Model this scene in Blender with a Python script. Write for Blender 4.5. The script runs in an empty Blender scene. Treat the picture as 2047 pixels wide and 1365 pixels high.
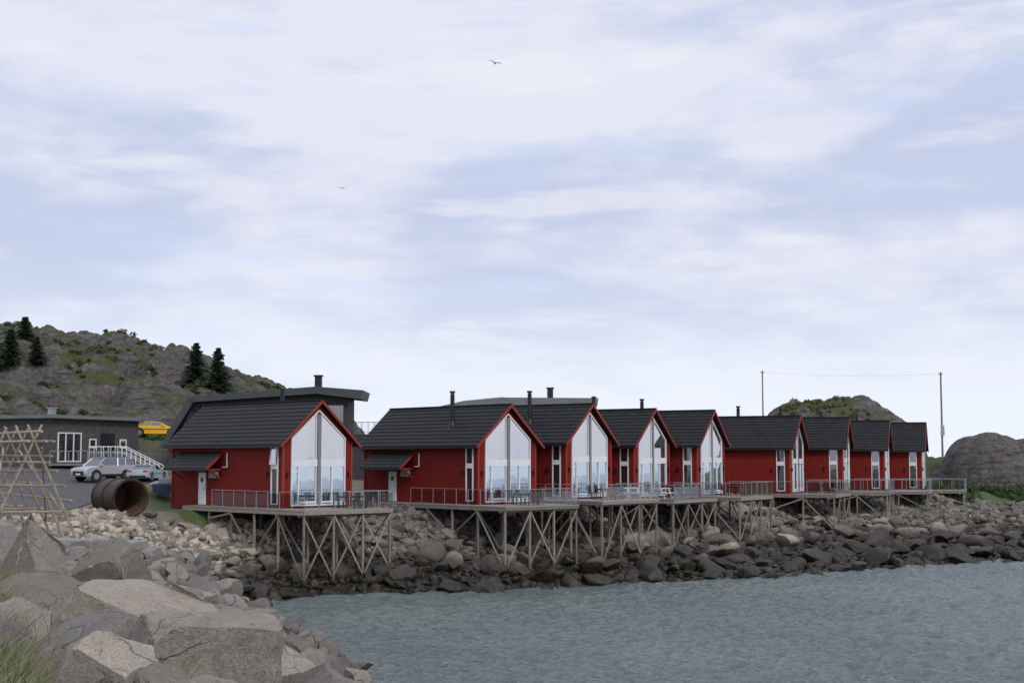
import bpy, bmesh, math, random
import numpy as np
from mathutils import Vector, Matrix, noise, Euler
random.seed(7); rng=np.random.default_rng(11)
scene=bpy.context.scene
COL=scene.collection

# ------------------------------------------------------------ node helpers
def new_mat(name):
    m=bpy.data.materials.new(name); m.use_nodes=True
    nt=m.node_tree; b=nt.nodes['Principled BSDF']
    return m,nt,b
def setin(nt,node,key,val):
    s=node.inputs[key]
    if isinstance(val,bpy.types.NodeSocket): nt.links.new(val,s)
    else:
        if isinstance(val,(tuple,list)) and len(val)==3 and s.type=='RGBA': val=(*val,1)
        s.default_value=val
def ND(nt,t,ins=None,**props):
    n=nt.nodes.new(t)
    for k,v in props.items(): setattr(n,k,v)
    for k,v in (ins or {}).items(): setin(nt,n,k,v)
    return n
def NOI(nt,vec,scale,detail=4,rough=.55,dist=0):
    n=ND(nt,'ShaderNodeTexNoise',{'Scale':scale,'Detail':detail,'Roughness':rough,'Distortion':dist})
    if vec is not None: nt.links.new(vec,n.inputs['Vector'])
    return n.outputs['Fac']
def MAP(nt,v,a,b,c=0.0,d=1.0,smooth=False):
    n=ND(nt,'ShaderNodeMapRange',{'Value':v,'From Min':a,'From Max':b,'To Min':c,'To Max':d})
    if smooth: n.interpolation_type='SMOOTHSTEP'
    return n.outputs[0]
def MIX(nt,f,a,b,mode='MIX'):
    n=nt.nodes.new('ShaderNodeMix'); n.data_type='RGBA'; n.blend_type=mode
    for idx,v in ((0,f),(6,a),(7,b)):
        s=n.inputs[idx]
        if isinstance(v,bpy.types.NodeSocket): nt.links.new(v,s)
        else: s.default_value=(*v,1) if isinstance(v,(tuple,list)) and len(v)==3 else v
    return n.outputs[2]
def MATH(nt,op,a,b=None,c=None):
    n=nt.nodes.new('ShaderNodeMath'); n.operation=op
    for i,v in enumerate((a,b,c)):
        if v is None: continue
        if isinstance(v,bpy.types.NodeSocket): nt.links.new(v,n.inputs[i])
        else: n.inputs[i].default_value=v
    return n.outputs[0]
def BUMP(nt,b,h,strength=.5,dist=.05,chain=None):
    n=ND(nt,'ShaderNodeBump',{'Height':h,'Strength':strength,'Distance':dist})
    if chain is not None: nt.links.new(chain,n.inputs['Normal'])
    if b is not None: nt.links.new(n.outputs[0],b.inputs['Normal'])
    return n.outputs[0]
def simple(name,col,rough=.6,metal=0,var=.15,scale=6,bump=0,bscale=30):
    m,nt,b=new_mat(name)
    tc=ND(nt,'ShaderNodeTexCoord'); v=tc.outputs['Object']
    f=NOI(nt,v,scale,5)
    c=MIX(nt,MAP(nt,f,.3,.7),tuple(x*(1-var) for x in col),tuple(min(1,x*(1+var)) for x in col))
    nt.links.new(c,b.inputs['Base Color']); b.inputs['Roughness'].default_value=rough; b.inputs['Metallic'].default_value=metal
    if bump: BUMP(nt,b,NOI(nt,v,bscale,4),bump,.02)
    return m

# ------------------------------------------------------------ materials
def rock_color(nt,base_a,base_b,lich=True,wet=True,pale=(.30,.285,.265)):
    geo=ND(nt,'ShaderNodeNewGeometry'); pos=geo.outputs['Position']
    oi=ND(nt,'ShaderNodeObjectInfo')
    n1=NOI(nt,pos,.55,5,.6); n2=NOI(nt,pos,34,3,.75); n3=NOI(nt,pos,3.2,6,.65,.6)
    c=MIX(nt,MAP(nt,n3,.35,.68),base_a,base_b)
    c=MIX(nt,MAP(nt,n1,.38,.65,0,.5),c,pale)
    c=MIX(nt,MAP(nt,n2,.38,.66,0,.5),c,(.07,.065,.062))
    isl=geo.outputs['Random Per Island']
    c=MIX(nt,1.0,c,MIX(nt,isl,(.58,.56,.53),(1.45,1.37,1.25)),'MULTIPLY')
    c=MIX(nt,1.0,c,MIX(nt,oi.outputs['Random'],(.68,.68,.70),(1.25,1.17,1.07)),'MULTIPLY')
    if lich:
        n4=NOI(nt,pos,5.5,6,.7,.3)
        c=MIX(nt,MAP(nt,n4,.61,.70,0,.4),c,(.24,.165,.085))
        n6=NOI(nt,pos,9,5,.7,.2)
        c=MIX(nt,MAP(nt,n6,.60,.66,0,.5),c,(.06,.055,.05))
    if wet:
        sx=ND(nt,'ShaderNodeSeparateXYZ'); nt.links.new(pos,sx.inputs[0])
        zz=MATH(nt,'ADD',sx.outputs['Z'],MAP(nt,NOI(nt,pos,.35,4),.3,.7,-.6,.6))
        n5=NOI(nt,pos,2.5,4)
        weed=MIX(nt,MAP(nt,n5,.42,.66),(.008,.007,.006),(.042,.028,.010))
        wl=MAP(nt,zz,1.5,2.7,.86,0,True)
        c=MIX(nt,wl,c,(.026,.022,.019))
        w=MAP(nt,zz,.9,1.9,1,0,True)
        c=MIX(nt,w,c,weed)
        return c,pos,w
    return c,pos,None
def rock_mat(name,a,b_,bump=.6,lich=True,wet=True,pale=(.30,.285,.265),cracks=False):
    m,nt,b=new_mat(name)
    c,pos,w=rock_color(nt,a,b_,lich,wet,pale)
    h1=NOI(nt,pos,4.5,7,.7)
    if cracks:
        wn=ND(nt,'ShaderNodeTexNoise',{'Scale':1.6,'Detail':4}); nt.links.new(pos,wn.inputs['Vector'])
        ad=ND(nt,'ShaderNodeVectorMath',operation='MULTIPLY_ADD'); nt.links.new(wn.outputs['Color'],ad.inputs[0]); ad.inputs[1].default_value=(.7,.7,.7); nt.links.new(pos,ad.inputs[2])
        vo=ND(nt,'ShaderNodeTexVoronoi',{'Scale':1.3},feature='DISTANCE_TO_EDGE'); nt.links.new(ad.outputs[0],vo.inputs['Vector'])
        k=MAP(nt,vo.outputs['Distance'],0,.018,1,0)
        k=MATH(nt,'MULTIPLY',k,MAP(nt,NOI(nt,pos,.9,3),.47,.6))
        c=MIX(nt,MATH(nt,'MULTIPLY',k,.5),c,(.05,.045,.04))
        h1=MATH(nt,'SUBTRACT',h1,MATH(nt,'MULTIPLY',k,.3))
    nt.links.new(c,b.inputs['Base Color'])
    if w is not None: nt.links.new(MAP(nt,w,0,1,.85,.45),b.inputs['Roughness'])
    else: b.inputs['Roughness'].default_value=.88
    ch=BUMP(nt,None,h1,bump,.12)
    BUMP(nt,b,NOI(nt,pos,45,4,.7),.6,.014,ch)
    return m
M_rock=rock_mat('shore_rock',(.20,.188,.168),(.325,.305,.272),.7)
M_fg=rock_mat('granite_boulder',(.235,.228,.22),(.335,.325,.312),.9,True,True,(.37,.36,.345),True)
M_pale=rock_mat('pale_rubble',(.28,.27,.25),(.41,.395,.365),.5,False,True,(.40,.385,.36))

def terrain_mat():
    m,nt,b=new_mat('ground_material')
    c,pos,w=rock_color(nt,(.12,.11,.095),(.20,.185,.16),False)
    at=ND(nt,'ShaderNodeAttribute',attribute_name='grass')
    n=NOI(nt,pos,1.2,5,.65); n2=NOI(nt,pos,9,4,.7)
    g=MIX(nt,MAP(nt,n2,.3,.7),(.035,.065,.015),(.095,.135,.036))
    g=MIX(nt,MAP(nt,n,.5,.75,0,.5),g,(.13,.12,.05))
    f=MAP(nt,MATH(nt,'ADD',at.outputs['Fac'],MAP(nt,n,.3,.7,-.3,.3)),.4,.6)
    nt.links.new(MIX(nt,f,c,g),b.inputs['Base Color']); b.inputs['Roughness'].default_value=.9
    ch=BUMP(nt,None,NOI(nt,pos,2.5,7,.7),.8,.2); BUMP(nt,b,NOI(nt,pos,22,4,.7),.7,.05,ch)
    return m
M_ground=terrain_mat()
def hill_mat():
    m,nt,b=new_mat('hill_material')
    geo=ND(nt,'ShaderNodeNewGeometry'); pos=geo.outputs['Position']
    sx=ND(nt,'ShaderNodeSeparateXYZ'); nt.links.new(geo.outputs['Normal'],sx.inputs[0])
    n=NOI(nt,pos,.13,6,.6); n2=NOI(nt,pos,2.2,6,.7,.4); n3=NOI(nt,pos,.9,5,.65)
    rock=MIX(nt,MAP(nt,n2,.35,.65),(.055,.048,.043),(.165,.150,.140))
    rock=MIX(nt,MAP(nt,n3,.52,.68,0,.6),rock,(.10,.068,.047))
    rock=MIX(nt,MAP(nt,NOI(nt,pos,.4,5,.65),.55,.68,0,.45),rock,(.26,.243,.235))
    st=ND(nt,'ShaderNodeMapping'); nt.links.new(pos,st.inputs[0]); st.inputs['Rotation'].default_value=(0,.35,0); st.inputs['Scale'].default_value=(.25,.25,1.6)
    rock=MIX(nt,MAP(nt,NOI(nt,st.outputs[0],1.3,5,.6),.50,.64,0,.75),rock,(.028,.025,.023))
    n5=NOI(nt,pos,3.5,4,.7)
    gr=MIX(nt,MAP(nt,n5,.3,.7),(.024,.040,.009),(.090,.118,.026))
    gr=MIX(nt,MAP(nt,n3,.42,.64,0,.65),gr,(.090,.075,.030))
    at=ND(nt,'ShaderNodeAttribute',attribute_name='grass')
    s=MATH(nt,'ADD',sx.outputs['Z'],MAP(nt,n,.35,.65,-.26,.26))
    s=MATH(nt,'ADD',s,MAP(nt,n2,.3,.7,-.12,.12))
    s=MATH(nt,'ADD',s,MAP(nt,n3,.3,.7,-.10,.10))
    s=MATH(nt,'ADD',s,at.outputs['Fac'])
    f=MAP(nt,s,.80,.87)
    nt.links.new(MIX(nt,f,rock,gr),b.inputs['Base Color']); b.inputs['Roughness'].default_value=.92
    ch=BUMP(nt,None,NOI(nt,pos,.9,8,.66),.9,.7); BUMP(nt,b,NOI(nt,pos,7,5,.7),.8,.14,ch)
    return m
M_hill=hill_mat()
def water_mat():
    m,nt,b=new_mat('sea_material')
    geo=ND(nt,'ShaderNodeNewGeometry'); pos=geo.outputs['Position']
    n=NOI(nt,pos,.05,3)
    c=MIX(nt,MAP(nt,n,.35,.65),(.115,.148,.145),(.165,.205,.192))
    nt.links.new(c,b.inputs['Base Color']); b.inputs['Roughness'].default_value=.07
    b.inputs['IOR'].default_value=1.38
    mp=ND(nt,'ShaderNodeMapping'); nt.links.new(pos,mp.inputs[0]); mp.inputs['Rotation'].default_value=(0,0,.6); mp.inputs['Scale'].default_value=(1,1.8,1)
    ch=BUMP(nt,None,NOI(nt,mp.outputs[0],3.0,6,.68,.5),1,.20)
    BUMP(nt,b,NOI(nt,mp.outputs[0],10,4,.65,.4),1,.05,ch)
    return m
M_water=water_mat()
def red_mat(name,base):
    m,nt,b=new_mat(name)
    tc=ND(nt,'ShaderNodeTexCoord'); sx=ND(nt,'ShaderNodeSeparateXYZ'); nt.links.new(tc.outputs['Object'],sx.inputs[0])
    s=MATH(nt,'ADD',sx.outputs['X'],sx.outputs['Y'])
    fr=MATH(nt,'FRACT',MATH(nt,'DIVIDE',s,.15))
    gap=MATH(nt,'GREATER_THAN',MATH(nt,'ABSOLUTE',MATH(nt,'SUBTRACT',fr,.5)),.43)
    idx=MATH(nt,'FLOOR',MATH(nt,'DIVIDE',s,.15))
    wn=ND(nt,'ShaderNodeTexWhiteNoise',noise_dimensions='1D'); nt.links.new(idx,wn.inputs['W'])
    c=MIX(nt,wn.outputs['Value'],tuple(x*.90 for x in base),tuple(x*1.07 for x in base))
    mp=ND(nt,'ShaderNodeMapping'); nt.links.new(tc.outputs['Object'],mp.inputs[0]); mp.inputs['Scale'].default_value=(3,3,.4)
    st=NOI(nt,mp.outputs[0],1.5,5)
    c=MIX(nt,MAP(nt,st,.35,.75,0,.35),c,tuple(x*.6 for x in base))
    c=MIX(nt,MATH(nt,'MULTIPLY',gap,.32),c,tuple(x*.25 for x in base))
    nt.links.new(c,b.inputs['Base Color']); b.inputs['Roughness'].default_value=.75; b.inputs['Specular IOR Level'].default_value=.2
    BUMP(nt,b,MATH(nt,'SUBTRACT',1,gap),.35,.015)
    return m
M_red=red_mat('red_board_cladding',(.20,.016,.012))
M_redtrim=simple('red_trim_paint',(.25,.026,.019),.6,0,.1)
def tile_mat():
    m,nt,b=new_mat('dark_roof_tiles')
    tc=ND(nt,'ShaderNodeTexCoord'); v=tc.outputs['Object']
    sx=ND(nt,'ShaderNodeSeparateXYZ'); nt.links.new(v,sx.inputs[0])
    w=MATH(nt,'SINE',MATH(nt,'MULTIPLY',sx.outputs['X'],2*math.pi/.30))
    f=NOI(nt,v,1.5,5)
    c=MIX(nt,MAP(nt,f,.3,.7),(.011,.0115,.013),(.020,.021,.023))
    nt.links.new(c,b.inputs['Base Color']); b.inputs['Roughness'].default_value=.6; b.inputs['Specular IOR Level'].default_value=.3
    BUMP(nt,b,w,.4,.03)
    return m
M_tile=tile_mat()
M_white=simple('white_paint',(.74,.74,.74),.5,0,.06)
M_greym=simple('grey_mullion',(.20,.20,.21),.5,0,.08)
def glass_mat(name,fac,dark,rough=.01,tint=(.95,.95,.97)):
    m,nt,b=new_mat(name)
    out=nt.nodes['Material Output']
    tc=ND(nt,'ShaderNodeTexCoord')
    dc=MIX(nt,MAP(nt,NOI(nt,tc.outputs['Object'],1.1,3),.4,.6),tuple(x*.4 for x in dark),tuple(x*1.8 for x in dark))
    nt.links.new(dc,b.inputs['Base Color']); b.inputs['Roughness'].default_value=.3
    g=ND(nt,'ShaderNodeBsdfGlossy',{'Color':tint,'Roughness':rough})
    bn=BUMP(nt,None,NOI(nt,tc.outputs['Object'],.8,1),.14,.02); nt.links.new(bn,g.inputs['Normal'])
    mx=ND(nt,'ShaderNodeMixShader',{0:fac}); nt.links.new(b.outputs[0],mx.inputs[1]); nt.links.new(g.outputs[0],mx.inputs[2])
    nt.links.new(mx.outputs[0],out.inputs[0]); return m
M_glass=glass_mat('coated_window_glass',.62,(.05,.047,.05),.01,(.94,.91,.95))
M_glassl=glass_mat('coated_door_glass',.66,(.05,.055,.065),.01,(.80,.89,1.0))
M_glassd=glass_mat('dark_window_glass',.20,(.015,.017,.02))
def railglass():
    m,nt,b=new_mat('railing_glass'); out=nt.nodes['Material Output']
    tr=ND(nt,'ShaderNodeBsdfTransparent',{'Color':(.95,.965,.97)}); g=ND(nt,'ShaderNodeBsdfGlossy',{'Roughness':.03})
    fz=ND(nt,'ShaderNodeFresnel',{'IOR':1.4})
    mx=ND(nt,'ShaderNodeMixShader'); nt.links.new(MATH(nt,'MULTIPLY',fz.outputs[0],.5),mx.inputs[0]); nt.links.new(tr.outputs[0],mx.inputs[1]); nt.links.new(g.outputs[0],mx.inputs[2])
    nt.links.new(mx.outputs[0],out.inputs[0]); return m
M_railglass=railglass()
def wood(name,a,b_):
    m,nt,b=new_mat(name); geo=ND(nt,'ShaderNodeNewGeometry'); pos=geo.outputs['Position']
    oi=ND(nt,'ShaderNodeObjectInfo')
    mp=ND(nt,'ShaderNodeMapping'); nt.links.new(pos,mp.inputs[0]); mp.inputs['Scale'].default_value=(6,6,.8)
    c=MIX(nt,MAP(nt,NOI(nt,mp.outputs[0],3,5),.3,.7),a,b_)
    c=MIX(nt,1.0,c,MIX(nt,oi.outputs['Random'],(.6,.59,.6),(1.15,1.1,1.05)),'MULTIPLY')
    sx=ND(nt,'ShaderNodeSeparateXYZ'); nt.links.new(pos,sx.inputs[0])
    c=MIX(nt,MAP(nt,sx.outputs['Z'],.9,1.9,.75,0),c,(.05,.045,.02))
    nt.links.new(c,b.inputs['Base Color']); b.inputs['Roughness'].default_value=.8
    BUMP(nt,b,NOI(nt,mp.outputs[0],8,4),.3,.01); return m
M_wood=wood('weathered_timber',(.18,.158,.135),(.33,.30,.26))
M_fence=wood('grey_fence_timber',(.09,.082,.075),(.16,.15,.14))
M_pole=wood('peeled_pole_wood',(.28,.24,.19),(.43,.38,.30))
M_deckw=wood('grey_deck_boards',(.24,.225,.21),(.36,.34,.32))
M_steel=simple('galvanised_steel',(.36,.37,.39),.4,.6,.1)
M_black=simple('black_metal',(.018,.019,.021),.4,.3,.1)
M_dkgrey=simple('dark_grey_cladding',(.030,.030,.032),.7,0,.2,2)
def dkboard():
    m,nt,b=new_mat('dark_grey_boards'); tc=ND(nt,'ShaderNodeTexCoord'); sx=ND(nt,'ShaderNodeSeparateXYZ'); nt.links.new(tc.outputs['Object'],sx.inputs[0])
    fr=MATH(nt,'FRACT',MATH(nt,'DIVIDE',sx.outputs['Z'],.16)); gap=MATH(nt,'GREATER_THAN',fr,.88)
    c=MIX(nt,MAP(nt,NOI(nt,tc.outputs['Object'],2,5),.3,.7),(.048,.045,.043),(.10,.094,.09))
    c=MIX(nt,MATH(nt,'MULTIPLY',gap,.7),c,(.01,.01,.01)); nt.links.new(c,b.inputs['Base Color']); b.inputs['Roughness'].default_value=.8
    return m
M_dkboard=dkboard()
M_roofgrey=simple('grey_roof_membrane',(.15,.165,.165),.6,0,.12,1)
M_roofblk=simple('dark_roof_sheet',(.05,.057,.061),.5,.1,.15,1)
M_asph=simple('asphalt',(.085,.085,.088),.9,0,.2,1.5,.5,60)
M_conc=simple('concrete',(.26,.25,.235),.9,0,.2,3,.4,20)
M_tyre=simple('tyre_rubber',(.02,.02,.02),.8)
M_rust=simple('rusty_steel',(.04,.022,.015),.55,.2,.5,3,.4,20)
M_rustin=simple('rusty_steel_inside',(.14,.075,.05),.8,0,.45,4,.4,20)
M_ylw=simple('yellow_car_paint',(.88,.48,.015),.25,0,.03)
M_slv=simple('silver_car_paint',(.50,.51,.53),.28,.4,.03)
M_wht=simple('pale_blue_car_paint',(.38,.44,.50),.25,0,.03)
M_navy=simple('navy_hull_paint',(.02,.035,.08),.35,0,.1)
M_lamp=simple('lamp_lens',(.75,.76,.78),.15,0,.02)
M_tail=simple('tail_light_lens',(.35,.02,.02),.2,0,.02)
M_bird=simple('gull_white_plumage',(.6,.6,.61),.8,0,.2,4)
M_birdw=simple('gull_grey_wing',(.25,.255,.27),.8,0,.25,3)
def leafm(name,a,b_):
    m,nt,b=new_mat(name); geo=ND(nt,'ShaderNodeNewGeometry')
    c=MIX(nt,geo.outputs['Random Per Island'],a,b_)
    c=MIX(nt,MAP(nt,NOI(nt,geo.outputs['Position'],1.2,3),.35,.65,0,.6),c,tuple(x*.45 for x in a))
    nt.links.new(c,b.inputs['Base Color']); b.inputs['Roughness'].default_value=.7; return m
M_spruce=leafm('spruce_needles',(.012,.024,.010),(.034,.055,.022))
M_shrub=leafm('shrub_leaves',(.025,.050,.010),(.080,.120,.025))
M_blade=leafm('beach_grass_blades',(.08,.115,.035),(.34,.32,.17))
M_bark=simple('bark',(.08,.06,.045),.9,0,.3)

# ------------------------------------------------------------ mesh helpers
class MB:
    def __init__(s): s.v=[]; s.f=[]; s.mi=[]; s.cm=0
    def add(s,vs,fs):
        o=len(s.v); s.v+= [tuple(v) for v in vs]
        for f in fs: s.f.append(tuple(i+o for i in f)); s.mi.append(s.cm)
        return s
    def box(s,a,b):
        x0,y0,z0=a; x1,y1,z1=b
        return s.add([(x0,y0,z0),(x1,y0,z0),(x1,y1,z0),(x0,y1,z0),(x0,y0,z1),(x1,y0,z1),(x1,y1,z1),(x0,y1,z1)],
          [(0,3,2,1),(4,5,6,7),(0,1,5,4),(1,2,6,5),(2,3,7,6),(3,0,4,7)])
    def beam(s,p,q,w,h,up=(0,0,1)):
        p=Vector(p);q=Vector(q); d=(q-p).normalized(); u=Vector(up)
        if abs(d.dot(u))>.98: u=Vector((1,0,0))
        a=d.cross(u).normalized(); c=a.cross(d).normalized()
        vs=[]
        for e in (p,q):
            for i,j in ((-1,-1),(1,-1),(1,1),(-1,1)): vs.append(e+a*(w/2*i)+c*(h/2*j))
        return s.add(vs,[(0,3,2,1),(4,5,6,7),(0,1,5,4),(1,2,6,5),(2,3,7,6),(3,0,4,7)])
    def cyl(s,p,q,r,n=12,r2=None,caps=True):
        r2=r if r2 is None else r2
        p=Vector(p);q=Vector(q); d=(q-p).normalized(); u=Vector((0,0,1)) if abs(d.z)<.95 else Vector((1,0,0))
        a=d.cross(u).normalized(); c=a.cross(d)
        vs=[]
        for e,rr in ((p,r),(q,r2)):
            for k in range(n):
                t=2*math.pi*k/n; vs.append(e+a*(rr*math.cos(t))+c*(rr*math.sin(t)))
        fs=[(k,(k+1)%n,n+(k+1)%n,n+k) for k in range(n)]
        if caps: fs+= [tuple(range(n-1,-1,-1)),tuple(range(n,2*n))]
        return s.add(vs,fs)
    def prism(s,poly,axis,a,b):
        n=len(poly); vs=[]
        for t in (a,b):
            for (u,w) in poly:
                vs.append((t,u,w) if axis=='x' else ((u,t,w) if axis=='y' else (u,w,t)))
        fs=[tuple(range(n-1,-1,-1)),tuple(range(n,2*n))]+[(k,(k+1)%n,n+(k+1)%n,n+k) for k in range(n)]
        return s.add(vs,fs)
    def rings(s,rings,cap=True):
        n=len(rings[0]); vs=[v for r in rings for v in r]; fs=[]
        for i in range(len(rings)-1):
            for k in range(n): fs.append((i*n+k,i*n+(k+1)%n,(i+1)*n+(k+1)%n,(i+1)*n+k))
        if cap: fs+=[tuple(range(n-1,-1,-1)),tuple(range((len(rings)-1)*n,len(rings)*n))]
        return s.add(vs,fs)
    def obj(s,name,mats,parent=None,smooth=False,fix=True,bevel=0):
        me=bpy.data.meshes.new(name); me.from_pydata(s.v,[],s.f)
        if not isinstance(mats,(list,tuple)): mats=[mats]
        for m in mats: me.materials.append(m)
        if len(mats)>1: me.polygons.foreach_set('material_index',s.mi)
        if fix:
            bm=bmesh.new(); bm.from_mesh(me); bmesh.ops.recalc_face_normals(bm,faces=bm.faces); bm.to_mesh(me); bm.free()
        if smooth:
            me.shade_smooth()
            try: me.set_sharp_from_angle(angle=math.radians(40))
            except Exception: pass
        o=bpy.data.objects.new(name,me); COL.objects.link(o)
        if parent is not None: o.parent=parent
        if bevel:
            b=o.modifiers.new('bevel','BEVEL'); b.width=bevel; b.segments=2; b.limit_method='ANGLE'
        return o
def thing(o,label,cat,group=None):
    o['label']=label; o['category']=cat
    if group: o['group']=group
    return o
def empty(name,loc=(0,0,0),rot=0,parent=None):
    o=bpy.data.objects.new(name,None); o.empty_display_size=.3; COL.objects.link(o)
    o.location=loc; o.rotation_euler=(0,0,rot)
    if parent is not None: o.parent=parent
    return o
def copy_tree(root,loc,rot=0,sc=1):
    r=root.copy(); COL.objects.link(r); r.location=loc; r.rotation_euler=(0,0,rot); r.scale=(sc,sc,sc)
    def rec(src,dst):
        for c in src.children:
            k=c.copy(); COL.objects.link(k); k.parent=dst; rec(c,k)
    rec(root,r); return r
def np_mesh(name,V,F,mat,smooth=False,sharp=None):
    me=bpy.data.meshes.new(name); k=F.shape[1]
    me.vertices.add(len(V)); me.vertices.foreach_set('co',V.astype(np.float32).ravel())
    me.loops.add(F.size); me.loops.foreach_set('vertex_index',F.astype(np.int32).ravel())
    me.polygons.add(len(F)); me.polygons.foreach_set('loop_start',np.arange(0,F.size,k,dtype=np.int32))
    me.polygons.foreach_set('loop_total',np.full(len(F),k,dtype=np.int32))
    me.update(calc_edges=True); me.materials.append(mat)
    if smooth:
        me.shade_smooth()
        if sharp: me.set_sharp_from_angle(angle=math.radians(sharp))
    o=bpy.data.objects.new(name,me); COL.objects.link(o); return o
def grid(name,xs,ys,zf,mat,attr=None):
    X,Y=np.meshgrid(xs,ys); Z=zf(X,Y); nx=len(xs); ny=len(ys)
    V=np.stack([X.ravel(),Y.ravel(),Z.ravel()],1)
    i,j=np.meshgrid(np.arange(nx-1),np.arange(ny-1)); a=(j*nx+i).ravel()
    F=np.stack([a,a+1,a+nx+1,a+nx],1)
    o=np_mesh(name,V,F,mat,True)
    if attr is not None:
        A=o.data.attributes.new('grass','FLOAT','POINT'); A.data.foreach_set('value',attr(X,Y).ravel().astype(np.float32))
    return o

# ------------------------------------------------------------ terrain function
SH=[(8,-60),(6,-10),(4,10),(1.5,22),(-1,32),(-3.5,42),(-6.8,50),(-10.5,58),(-13.2,66),(-14,73),(-12.1,81.2),(-6.6,83.6),(-.7,85.4),(5.6,89.5),(12.4,93),(17.4,94.5),(24,100.5),(30.6,105.5),(39.8,110.7),(60,121),(90,140),(140,165),(200,240),(200,290),(-400,290),(-400,-60)]
SHn=np.array(SH,float)
def sdist(X,Y):
    X=np.asarray(X,float); Y=np.asarray(Y,float)
    D=np.full(X.shape,1e9); ins=np.zeros(X.shape,bool); n=len(SHn)
    for i in range(n):
        a=SHn[i]; b=SHn[(i+1)%n]; d=b-a; L=d@d
        t=np.clip(((X-a[0])*d[0]+(Y-a[1])*d[1])/L,0,1)
        D=np.minimum(D,np.hypot(X-a[0]-t*d[0],Y-a[1]-t*d[1]))
        c=((a[1]>Y)!=(b[1]>Y))
        if a[1]!=b[1]:
            xi=a[0]+(Y-a[1])*(b[0]-a[0])/(b[1]-a[1]); ins^=(c&(X<xi))
    return np.where(ins,D,-D)
def sstep(a,b,x):
    t=np.clip((x-a)/(b-a),0,1); return t*t*(3-2*t)
def width(X,Y):
    w=np.interp(Y,[35,75,85],[6,10,12]); return w+np.where(Y>80,np.clip(X+6,0,50)*.28,0)
def zf(X,Y):
    X=np.asarray(X,float); Y=np.asarray(Y,float); d=sdist(X,Y); w=width(X,Y)
    d=d+.7*np.sin(X*.9+1.3*np.sin(Y*.5))*np.cos(Y*.8+X*.3)
    t=np.clip(d/w,0,1); top=np.interp(Y,[30,60],[5.45,4.70])
    z1=1.3*t-.3*t*t; z2=.45*t+.55*t**3.0+.28*t*(1-t)
    k=sstep(68,82,Y)*np.clip(.6+X*.012,.5,.95)
    z=top*(z1*(1-k)+z2*k); z=np.where(d<0,np.maximum(-3,d*.45),z)
    z=z-.25*sstep(78,86,Y)*np.sin(np.pi*t)
    left=sstep(-22.6,-26.5,X)
    Yc=np.interp(X,[-36,-24,-8,10,30,45],[101,106,113,126,152,160])
    z=z+(2.6-1.1*left)*sstep(0,24,Y-Yc)*sstep(15,30,d)
    z=z+1.15*sstep(89,107,Y)*left
    z=z+2.3*sstep(129,134,Y)*sstep(-19,-24,X)
    z=z+.10*np.sin(X*1.7+Y*.6)*np.sin(Y*1.3-X*.4)*np.clip(1-np.abs(t-.5)*2,0,1)*3
    return z
def zg(x,y): return float(zf(np.array([x]),np.array([y]))[0])
def grassf(X,Y):
    g=sstep(33,40,X)*sstep(21,25,sdist(X,Y))*.48
    g=np.maximum(g,sstep(-27.8,-27.2,X)*sstep(-17,-19,X)*sstep(88,91,Y)*1.1)
    g=np.maximum(g,sstep(124,128,Y)*.75)
    g=np.maximum(g,sstep(20,14,Y)*sstep(-4,-6,X)*.5)
    return g
def cat(*a): return np.unique(np.concatenate(a))
xs=cat(np.linspace(-400,-70,18),np.linspace(-70,-32,50),np.linspace(-32,48,170),np.linspace(48,110,60),np.linspace(110,230,14))
ys=cat(np.linspace(-60,5,12),np.linspace(5,60,80),np.linspace(60,130,150),np.linspace(130,200,60),np.linspace(200,300,14))
g=grid('ground',xs,ys,zf,M_ground,grassf); g['kind']='structure'
# ------------------------------------------------------------ sea
comp=[]
for k in range(80):
    lam=float(np.exp(rng.uniform(math.log(.5),math.log(3.2)))); th=-1.15+rng.normal()*.6
    comp.append((2*math.pi/lam*math.cos(th),2*math.pi/lam*math.sin(th),.0078*lam**.68,rng.uniform(0,6.28)))
def sea(X,Y):
    Z=np.zeros_like(X)
    for kx,ky,a,p in comp:
        s=np.sin(kx*X+ky*Y+p); Z+=a*(1-np.abs(s))*1.7 if p>3 else a*s
    m=sstep(-25,-18,X)*sstep(75,60,X)*sstep(38,44,Y)*sstep(135,122,Y)
    return Z*m
wx=cat(np.array([-6000,-2000,-600,-200,-80,-30]),np.linspace(-15,48,520),np.array([62,75,100,160,300,800,2500,6000]))
wy=cat(np.array([-3000,-800,-200,-50,0,20,35]),np.linspace(47,115,520),np.array([126,140,170,230,400,900,2500,9000]))
w=grid('sea',wx,wy,sea,M_water); w['kind']='structure'
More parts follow.
